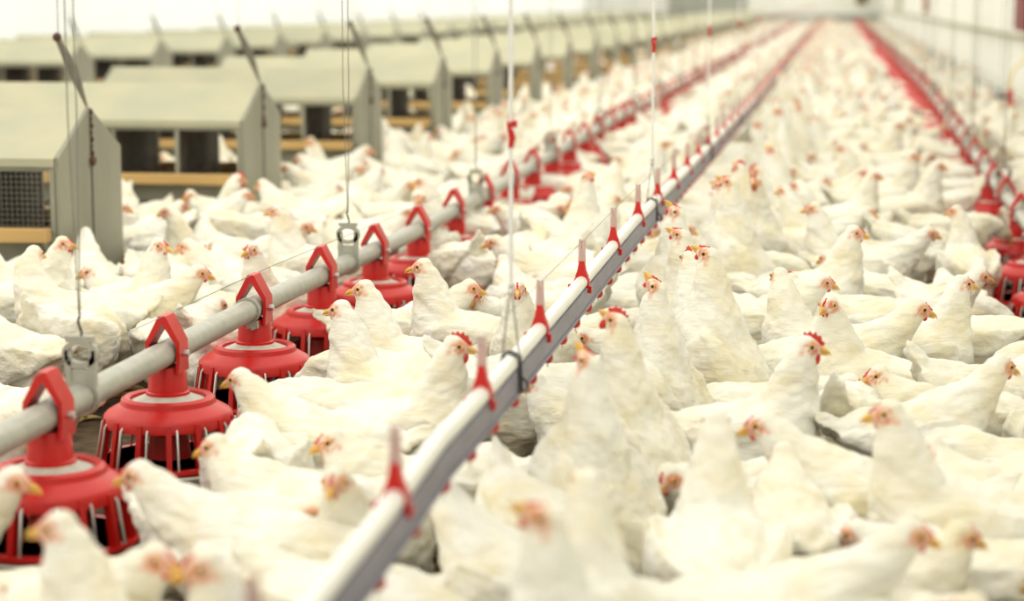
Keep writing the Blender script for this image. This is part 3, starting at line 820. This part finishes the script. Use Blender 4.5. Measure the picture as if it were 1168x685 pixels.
HEN = {}
for pn in POSES: HEN[pn] = build_pose(pn, .0068)
def merged_mesh(arrs, name):
    V, F, MI, S = arrs
    me = bpy.data.meshes.new(name); me.from_pydata(V.tolist(), [], F)
    for m in (M_PLUME, M_COMB, M_BEAK, M_PUPIL, M_LEG): me.materials.append(m)
    me.polygons.foreach_set('material_index', MI); me.polygons.foreach_set('use_smooth', [True] * len(F))
    a = me.attributes.new('skin', 'FLOAT', 'POINT'); a.data.foreach_set('value', S.astype(np.float32)); return me
for pn in POSES: HEN[pn]['merged'] = merged_mesh(HEN[pn]['mid'], 'hen_' + pn + '_small')

# each hen: x, y, heading, pose, mirrored, scale, label or None
FLOCK = []
def rel(px, py, z): return ground(px, py, z)
def place_head(px, py, heading, pose, mir=False, sc=1.0, label=None):
    """put a hen so its head stands where the photograph shows it"""
    h = HEN[pose]['head'] * sc; hx, hy = h.x, -h.y if mir else h.y
    x, y = ground(px, py, h.z); a = math.radians(heading)
    FLOCK.append([x - (hx * math.cos(a) - hy * math.sin(a)), y - (hx * math.sin(a) + hy * math.cos(a)), a, pose, mir, sc, label])
def place_body(px, py, heading, pose, mir=False, sc=1.0, label=None):
    x, y = ground(px, py, .26); FLOCK.append([x, y, math.radians(heading), pose, mir, sc, label])
H, B_ = place_head, place_body
# -- sharp hens in the focus band
H(522, 407, 2, 'alert', label='white hen facing right with red comb and wattle, in focus beside the left feeders')
H(414, 334, 178, 'alert', sc=1.02, label='white hen facing left toward a red pan, neck curved, in focus')
H(482, 302, 178, 'alert', sc=1.02, label='white hen facing left beside the fifth red pan, just behind the curved-neck hen')
H(538, 331, 5, 'walk', label='white hen facing right between the left pans and the camera-facing hen')
H(590, 330, 250, 'alert_q', label='white hen facing the camera between the left feeders and the drinker line')
H(564, 276, 185, 'walk', label='white hen with dusky face pointing left past the red pans')
H(388, 352, 165, 'alert', label='white hen with upright neck at the side of the third red pan')
H(272, 436, 168, 'walk', label='white hen poking its head into the third red pan')
H(345, 432, 176, 'feed', label='white hen with its head inside the third red pan, long back')
B_(395, 470, 176, 'feed', label='white hen with low long back pointing at the third red pan')
H(160, 528, 182, 'walk', label='white hen with head by the rim of the second red pan')
H(66, 600, 184, 'alert', label='white hen facing left in front of the nearest red pan')
H(18, 548, 0, 'walk', label='white hen head entering at the left frame edge by the nearest pan')
B_(292, 525, 110, 'feed', label='white hen seen from behind beside the second red pan')
H(383, 535, 268, 'walk', label='white hen facing down to the camera with orange beak, left of the drinker line')
H(232, 640, 215, 'alert', sc=.98, label='blurred white hen facing left at the bottom, left of the drinker line')
H(182, 645, 340, 'walk', label='blurred white hen head pointing right at the bottom left')
B_(330, 565, 170, 'hunch', label='plump white hen with no head showing below the in-focus hen')
B_(60, 665, 20, 'rest', label='blurred white back in the bottom left corner')
B_(470, 560, 190, 'hunch', label='white hen left of the near drinker line, neck drawn in')
B_(360, 640, 185, 'rest', label='blurred white back at the bottom beside the drinker line')
# -- hens drinking
H(748, 330, 165, 'reach_up', mir=False, label='drinking white hen with beak pointed straight up, leftmost of the three at the nipples')
H(786, 300, 185, 'reach_t', mir=True, sc=1.02, label='drinking white hen facing left with bright red wattle, middle of the three')
H(808, 288, 165, 'reach', sc=1.06, label='tall drinking white hen with beak up, right of the three at the nipples')
H(776, 268, 170, 'reach', label='drinking white hen just behind the three at the nipples')
H(704, 368, 158, 'reach', label='white hen with big red comb stretching up at the red nipples')
H(671, 415, 150, 'reach_up', label='white hen with long neck straight up beside the near drinker line')
H(620, 575, 190, 'reach', sc=1.0, label='blurred drinking hen in front, left of the two side by side')
H(668, 560, 172, 'reach_t', mir=True, sc=1.02, label='blurred drinking hen in front, right of the two side by side')
H(668, 662, 200, 'walk', label='blurred white hen with red face at the bottom centre')
H(832, 210, 175, 'reach', sc=1.10, label='tall white hen with long neck and brown bowed beak by the drinker line')
H(862, 206, 190, 'reach_t', label='white hen with red wattle standing behind the long-necked hen')
H(888, 320, 184, 'alert_t', mir=True, label='white hen facing left with red face behind the in-focus pair')
# -- right of the drinker line
H(921, 394, 0, 'alert', mir=False, sc=1.02, label='white hen facing right with tall red comb, in focus in the middle aisle')
H(945, 348, 182, 'alert_t', mir=False, label='white hen facing left with orange beak behind the in-focus middle hen')
H(940, 324, 2, 'walk', label='white hen facing right with neck low behind the orange-beaked hen')
H(975, 266, 350, 'alert', sc=1.04, label='plump white hen facing right with yellow beak, standing clear in the middle aisle')
H(1046, 345, 12, 'walk', sc=1.06, label='white hen stretching its neck up and right, dark face, middle aisle')
H(817, 482, 95, 'alert', sc=1.05, label='big white hen seen from behind with raised neck beside the gap in the flock')
H(866, 495, 176, 'walk', sc=1.04, label='white hen lying long with pinkish face pointing left, right foreground')
H(1014, 466, 186, 'alert', sc=1.03, label='white hen with bare pale neck upright, right foreground')
B_(967, 487, 80, 'peck', label='white hen seen from the rear with creamy tail, right foreground')
B_(900, 590, 95, 'hunch', sc=1.04, label='large white hen seen from behind at the bottom right of centre')
H(1040, 607, 8, 'walk', label='blurred white hen with dark face pointing right, right foreground')
B_(1105, 622, 180, 'rest', label='blurred white back at the bottom right')
B_(985, 668, 10, 'hunch', label='blurred white hen at the bottom edge, right foreground')
H(1142, 412, 30, 'walk', sc=1.03, label='white hen with neck rising to the right by the right pan feeders')
B_(1078, 470, 185, 'hunch', label='broad white hen side-on in the right foreground')
B_(1145, 505, 175, 'rest', label='white hen back at the right frame edge, foreground')
B_(1150, 575, 160, 'hunch', label='white hen at the right frame edge near the bottom')
H(928, 238, 185, 'alert', label='white hen with red face facing left, middle aisle mid-distance')
H(990, 245, 0, 'walk', label='white hen with pink face facing right, mid-distance middle aisle')
H(996, 201, 8, 'alert', label='white hen facing right with red face, far side of the plump hen')
H(1069, 190, 10, 'alert', sc=1.05, label='upright white hen facing right toward the right red pans')
H(1090, 241, 100, 'alert_t', sc=.96, label='white hen facing left with round head beside the right red pans')
H(1060, 266, 4, 'walk', label='white hen with pink face stretching toward the right pans')
H(1098, 326, 20, 'alert', label='white hen with upright neck beside the first right red pans')
H(1118, 315, 15, 'walk', label='white hen poking its head to the nearest right pan')
H(1148, 268, 20, 'feed', label='white hen bending into a right red pan')
# -- left bank
H(40, 290, 210, 'back', mir=True, sc=1.05, label='white hen by the nearest nest box looking right, leftmost in the flock')
H(184, 289, 335, 'alert', label='white hen with orange beak beside the nearest nest box')
H(213, 281, 182, 'walk', label='white hen facing left with brown face below the second nest box')
H(286, 285, 250, 'alert', label='white hen facing the camera below the second nest box')
H(316, 241, 184, 'alert', sc=1.03, label='white hen with upright neck at the corner of the second nest box')
H(230, 317, 10, 'walk', label='white hen with red face pointing right behind the feed pipe')
H(348, 258, 0, 'walk', label='white hen with orange beak pointing right left of the first bracket')
H(327, 191, 184, 'walk', label='white hen in the gap between the second and third nest boxes')
H(479, 226, 265, 'alert', label='white hen facing the camera behind the left feed pipe')
H(482, 207, 180, 'alert', label='white hen facing left behind the camera-facing one at the left pipe')
B_(275, 262, 30, 'peck', label='white hen with tail raised high at the second nest box')
B_(85, 370, 70, 'peck', label='white hen with tail feathers raised toward the camera, left edge')
B_(20, 375, 150, 'hunch', label='white hen back at the left frame edge below the nearest nest')
B_(160, 345, 190, 'hunch', label='broad white hen back beside the feed pipe, left')
B_(525, 300, 120, 'peck', label='white hen rump up with head in the fifth red pan')
B_(556, 305, 140, 'feed', label='white hen nudging the fifth red pan from the side')
NH = len(FLOCK)

# -- the rest of the flock
EX = [(x0 - .13, x1 + .13, y0 - .16, y1 + .16) for x0, x1, y0, y1 in NESTS]
grid = {}
CS = .5
def spine(x, y, a, L=.085): c, s = math.cos(a), math.sin(a); return [(x - .01 * c + q * L * c, y - .01 * s + q * L * s) for q in (-1, 0, 1)]
def ok(x, y, a, dmin):
    S = spine(x, y, a); gx, gy = int(x // CS), int(y // CS)
    for i in (-1, 0, 1):
        for j in (-1, 0, 1):
            for T in grid.get((gx + i, gy + j), ()):
                for p in S:
                    for q in T:
                        if (p[0] - q[0]) ** 2 + (p[1] - q[1]) ** 2 < dmin * dmin: return False
    return True
def put(x, y, a): grid.setdefault((int(x // CS), int(y // CS)), []).append(spine(x, y, a))
# heroes first; a later hero too close to an earlier one is nudged apart
def relax(fl, it=40):
    for _ in range(it):
        for i in range(len(fl)):
            for j in range(i + 1, len(fl)):
                a, b = fl[i], fl[j]
                if abs(a[0] - b[0]) > .5 or abs(a[1] - b[1]) > .5: continue
                best = min(((p[0] - q[0]) ** 2 + (p[1] - q[1]) ** 2, p, q) for p in spine(*a[:3]) for q in spine(*b[:3]))
                d = math.sqrt(best[0])
                if d < .155:
                    dx, dy = best[1][0] - best[2][0], best[1][1] - best[2][1]; n_ = math.hypot(dx, dy) or 1; m_ = min(.5 * (.155 - d), .02)
                    # slide along the line of sight mostly, so the place in view hardly changes
                    for w_, sg in ((a, 1), (b, -1)):
                        rl_ = math.hypot(w_[0], w_[1]); rx, ry = w_[0] / rl_, w_[1] / rl_
                        t_ = sg * m_ * (dx / n_ * rx + dy / n_ * ry); t_ = t_ if abs(t_) > .004 else sg * .004 * (1 if a[1] > b[1] else -1)
                        w_[0] += rx * t_; w_[1] += ry * t_
relax(FLOCK)
for h in FLOCK: put(*h[:3])
PANC = [(x, y) for x, y in PANS]
pgrid = {}
for p in PANC: pgrid.setdefault(int(p[1] // 1), []).append(p)
def near_pan(x, y):
    b = (9, None)
    for j in (-1, 0, 1):
        for p in pgrid.get(int(y // 1) + j, ()):
            d = math.hypot(p[0] - x, p[1] - y)
            if d < b[0]: b = (d, p)
    return b
pw = ['alert'] * 3 + ['alert_t'] * 2 + ['alert_q'] * 2 + ['back', 'walk', 'walk', 'walk', 'walk_t', 'walk_t', 'feed', 'feed', 'peck', 'peck'] + ['hunch'] * 5 + ['hunch_t'] * 4 + ['rest'] * 4
LOWP = {p: (HEN[p]['low'][0][::2]) for p in POSES}
def outline(h):
    V = LOWP[h[3]] * h[5]; c, s_ = math.cos(h[2]), math.sin(h[2]); Y = -V[:, 1] if h[4] else V[:, 1]
    P = np.stack([V[:, 0] * c - Y * s_ + h[0], V[:, 0] * s_ + Y * c + h[1], V[:, 2] - CAM_H], 1); w = P @ _F
    return 584 + FPX * (P @ _R) / w, 342.5 - FPX * (P @ _U) / w
GUARD = []                                    # spots the photograph keeps clear: heads of the placed hens, the near pans
for h in FLOCK[:NH]:
    q = HEN[h[3]]['head'] * h[5]; y_ = -q.y if h[4] else q.y
    hx, hy = h[0] + q.x * math.cos(h[2]) - y_ * math.sin(h[2]), h[1] + q.x * math.sin(h[2]) + y_ * math.cos(h[2])
    sx, sy = project(hx, hy, q.z); GUARD.append((sx, sy, hy, 13 * 5 / hy + 7))
    if h[6] and 'back' not in h[6]:
        sx, sy = project(h[0], h[1], .32); GUARD.append((sx, sy, h[1], 14))
for k in range(0, 7):
    Y = Y_LF0 + k * SP
    for dx, dz in ((0, -.14), (-.11, -.2), (.10, -.2), (0, -.21)) if k < 5 else ((0, -.13),):
        sx, sy = project(X_LF + dx, Y - .12, z_lf(Y) + dz); GUARD.append((sx, sy, Y - .05, 13))
for k in range(0, 5):
    Y = Y_RF0 + (k - 2) * SP; sx, sy = project(X_RF - .1, Y - .1, z_rf(Y) - .15); GUARD.append((sx, sy, Y, 10))
for k in range(-4, 4):
    Y = Y_RF0 + k * SP
    sx, sy = project(X_RF - .14, Y - .05, z_rf(Y) - .17); GUARD.append((sx, sy, Y - .02, 7))
for gx, gy in ((745, 505), (742, 535), (12, 434), (35, 430), (58, 428)): GUARD.append((gx, gy, 99, 9))
def blocks(h):
    if h[1] > 9.5: return False
    u, v = outline(h)
    for gx, gy, gY, gr in GUARD:
        if gY > h[1] + .03 and ((u - gx) ** 2 + (v - gy) ** 2).min() < gr * gr: return True
    return False
def fill(y0, y1, tries, dmin):
    for _ in range(tries):
        y = rnd.uniform(y0, y1); x = rnd.uniform(-4.45, XR - .2)
        if y < 6.4 and x < -(.36 * y + .9): continue
        if x > .36 * y + .5: continue
        if any(e[0] < x < e[1] and e[2] < y < e[3] for e in EX[int(max(0, (y - 8) / PITCH - 1)):int(max(0, (y - 6) / PITCH + 3))]): continue
        if x < -2.95 and y < 6.6: pass
        if y < 13 and abs(x - X_RF) < .15: continue
        dp = near_pan(x, y)[0]
        if dp < .30: continue
        if (6.3 < y < 34 and 0 < x - X_LF < .40) or (9.6 < y < 34 and 0 < X_RF - x < .40) and True:
            if rnd.random() < .8: continue
        a = rnd.uniform(0, 2 * PI) if rnd.random() < .45 else rnd.choice((0, PI)) + rnd.gauss(0, .5)
        if x > XR - .36: a = rnd.choice((-1, 1)) * PI / 2 + rnd.gauss(0, .15)
        if x < -2.4 and any(e[0] + .09 < x + q * .25 * math.cos(a) < e[1] - .09 and e[2] + .12 < y + q * .25 * math.sin(a) < e[3] - .12 for q in (-1, 1) for e in EX): continue
        if not ok(x, y, a, dmin): continue
        pose = rnd.choice(pw)
        dx = x - X_DR
        if .10 < dx < .42 and rnd.random() < .55:
            a = PI + rnd.gauss(0, .35); pose = rnd.choice(['reach', 'reach', 'reach_t', 'reach_up'])
        elif -.40 < dx < -.10 and rnd.random() < .35:
            a = rnd.gauss(0, .35); pose = rnd.choice(['reach', 'reach_t', 'alert'])
        if pose.startswith('reach') and abs(dx) < .12: pose = 'hunch'
        if (pose in ('reach', 'reach_t', 'reach_up')):
            hx = x + math.cos(a) * HEN[pose]['head'].x
            if abs(hx - X_DR) < .05: x += .09 if x > X_DR else -.09
        elif y < 12:
            # heads stay clear of pans, pipes and nest walls
            h_ = HEN[pose]['head']; hx, hy = x + h_.x * math.cos(a), y + h_.x * math.sin(a)
            if near_pan(hx, hy)[0] < .17 or (min(abs(hx - X_LF), abs(hx - X_RF), abs(hx - X_DR)) < .06 and h_.z > .34): pose = rnd.choice(['feed', 'peck', 'rest'])
        if y > 6.5 and (-.05 < X_RF - x < .46 or 0 < x - X_LF < .46): pose = rnd.choice(['rest', 'feed', 'feed', 'peck'])
        if y > 9 and abs(dx) < .13: pose = 'rest'
        elif y > 9 and 0 < dx < .3 and pose in ('alert', 'alert_t', 'alert_q'): pose = 'walk'
        if y < 5.6 and rnd.random() < .5: pose = rnd.choice(['hunch', 'rest', 'hunch_t', 'walk', 'rest'])
        h = [x, y, a, pose, rnd.random() < .5, rnd.uniform(.95, 1.06), None]
        if blocks(h):
            h[3] = rnd.choice(['rest', 'peck', 'feed'])
            if blocks(h): continue
        FLOCK.append(h); put(x, y, a)
# ring of feeding hens round the pans
for (X, Y) in PANC:
    if Y < 2 or Y > 45: continue
    for k in range(4):
        a = rnd.uniform(0, 2 * PI); d = rnd.uniform(.38, .46)
        if (math.cos(a) < 0) == (X > 0) and rnd.random() < (.45 if Y < 6.5 else .75): continue
        x, y = X + math.cos(a) * d, Y + math.sin(a) * d; hd = a + PI + rnd.gauss(0, .15)
        if abs(math.cos(a)) < .35: continue
        if x > XR - .2: continue
        if near_pan(x, y)[0] < .29: continue
        if ok(x, y, hd, .175):
            h = [x, y, hd, rnd.choice(['feed', 'feed', 'feed', 'walk', 'peck']), rnd.random() < .5, rnd.uniform(.94, 1.03), None]
            if not blocks(h): FLOCK.append(h); put(x, y, hd)
fill(2.2, 9, 14000, .182); fill(2.2, 9, 6000, .168); fill(9, 16, 12000, .180); fill(16, 40, 26000, .178); fill(40, 85, 30000, .19)

NV = len(FLOCK)
for _ in range(2600):                         # thinner flock in the aisle between the two nest rows
    y = rnd.uniform(9, 70); x = rnd.uniform(-6.9, -4.65); a = rnd.uniform(0, 2 * PI)
    if ok(x, y, a, .24): FLOCK.append([x, y, a, rnd.choice(pw), rnd.random() < .5, 1.0, None]); put(x, y, a)
def visible(h, m=60):
    if h[0] < -4.5: return False
    sx, sy = project(h[0], h[1], .27); return -m < sx < 1168 + m and sy < 685 + 110
heroes = FLOCK[:NH]
rest_ = [h for h in FLOCK[NH:]]
cand = sorted([h for h in rest_ if visible(h)], key=lambda h: h[1])
singles = cand[:305 - NH]; sset = set(map(id, singles))
others = [h for h in rest_ if id(h) not in sset]

def facing(a):
    d = math.degrees(a) % 360
    return 'facing right' if d < 45 or d >= 315 else ('facing away' if d < 135 else ('facing left' if d < 225 else 'facing the camera'))
def zone(x):
    if x < -1.95: return 'beyond the left pipe'
    if x < -1.2: return 'by the left pans'
    if x < -.85: return 'left of the drinker line'
    if x < -.3: return 'at the drinker line'
    if x < .5: return 'in the middle aisle'
    if x < 1.2: return 'by the right pans'
    return 'by the right wall'
first = {}
labs = {}
auto = []
for h in singles:
    k = int(round((h[1] - Y_LF0) / SP)); lev = 'nearer than the pans' if k < 0 else 'level with %s pan' % ordi(k)
    auto.append((facing(h[2]), zone(h[0]), lev, k))
from collections import defaultdict
gr = defaultdict(list)
for h, q in zip(singles, auto): gr[q].append(h)
final = {}
for q, hs in gr.items():
    hs.sort(key=lambda h: project(h[0], h[1], .27)[0])
    for i, h in enumerate(hs):
        pre = ''
        if len(hs) == 2: pre = ('left one, ', 'right one, ')[i]
        elif len(hs) > 2: pre = '%s from left, ' % ORD[i]
        final[id(h)] = 'white hen %s %s, %s%s' % (q[0], q[1], pre, q[2])
def make_hen(h, lab, detail, eyes=True):
    pose = h[3]; D = HEN[pose]
    root = bpy.data.objects.new('hen', D['body'][0] if detail else D['merged']); COL.objects.link(root)
    root.location = (h[0], h[1], 0); root.rotation_euler = (0, 0, h[2]); root.scale = (h[5], -h[5] if h[4] else h[5], h[5])
    if detail:
        big = 'red comb' in lab or 'wattle' in lab or (h[6] is None and (h[0] * 37.7) % 1 < .12)
        for nm, ms in D['parts'].items():
            if nm == 'big': continue
            if big and nm in ('comb', 'wattle'): ms = [D['parts']['big'][nm == 'wattle']]
            for m in ms:
                c = bpy.data.objects.new(nm, m); COL.objects.link(c); c.parent = root
    root['label'] = lab; root['category'] = 'hen'; root['group'] = 'white hens of the flock'
for h in heroes: make_hen(h, h[6], 2)
for i, h in enumerate(singles): make_hen(h, final[id(h)], 2 if i < 110 else 0)

def flock_object(hs, key, name, label):
    Vs = []; Ss = []; Ls = []; Lt = []; MI = []; off = 0
    cache = {}
    for p in POSES:
        V, F, mi, S = HEN[p][key]
        cache[p] = (V, np.array([i for f in F for i in f], dtype=np.int64), np.array([len(f) for f in F]), np.array(mi), S, F)
    for h in hs:
        V, idx, lt, mi, S, F = cache[h[3]]
        c, s = math.cos(h[2]), math.sin(h[2]); sy = -1 if h[4] else 1
        X = V[:, 0] * h[5]; Y = V[:, 1] * h[5] * sy
        Vs.append(np.stack([X * c - Y * s + h[0], X * s + Y * c + h[1], V[:, 2] * h[5]], 1)); Ss.append(S)
        if sy < 0:
            key2 = (h[3], 'm')
            if key2 not in cache: cache[key2] = np.array([i for f in F for i in reversed(f)], dtype=np.int64)
            idx = cache[key2]
        Ls.append(idx + off); Lt.append(lt); MI.append(mi); off += len(V)
    V = np.vstack(Vs); L = np.concatenate(Ls); T = np.concatenate(Lt); MIc = np.concatenate(MI); S = np.concatenate(Ss)
    me = bpy.data.meshes.new(name); me.vertices.add(len(V)); me.vertices.foreach_set('co', V.ravel())
    me.loops.add(len(L)); me.loops.foreach_set('vertex_index', L.astype(np.int32)); me.polygons.add(len(T))
    st = np.concatenate([[0], np.cumsum(T)[:-1]]); me.polygons.foreach_set('loop_start', st.astype(np.int32)); me.polygons.foreach_set('loop_total', T.astype(np.int32))
    for m in (M_PLUME, M_COMB, M_BEAK, M_PUPIL, M_LEG): me.materials.append(m)
    me.update(calc_edges=True)
    me.polygons.foreach_set('material_index', MIc.astype(np.int32)); me.polygons.foreach_set('use_smooth', np.ones(len(T), dtype=bool))
    a = me.attributes.new('skin', 'FLOAT', 'POINT'); a.data.foreach_set('value', S.astype(np.float32))
    return me
for o in bpy.data.objects:
    if 'label' in o and len(__import__('re').findall(r"[A-Za-z0-9']+", o['label'])) > 16: print('LONG', o['label'])
print('hens', len(FLOCK), 'singles', len(singles), 'last single y', singles[-1][1], 'others', len(others))
nearo = [h for h in others if h[1] < 22]; faro = [h for h in others if h[1] >= 22]
# one mesh: mid-detail hens up to 22 m, light ones beyond
ma = flock_object(nearo, 'mid', 'hen_flock', ''); mf = flock_object(faro, 'low', 'hen_flock_far', '')
import bmesh
o = link('hen_flock', ma)
o.location = (0, 0, 0)
bm = bmesh.new(); bm.from_mesh(ma); bm.from_mesh(mf); bm.to_mesh(ma); bm.free()
tag(o, 'packed flock of white hens stretching to the far wall between the feed lines', 'hen flock', kind='stuff')
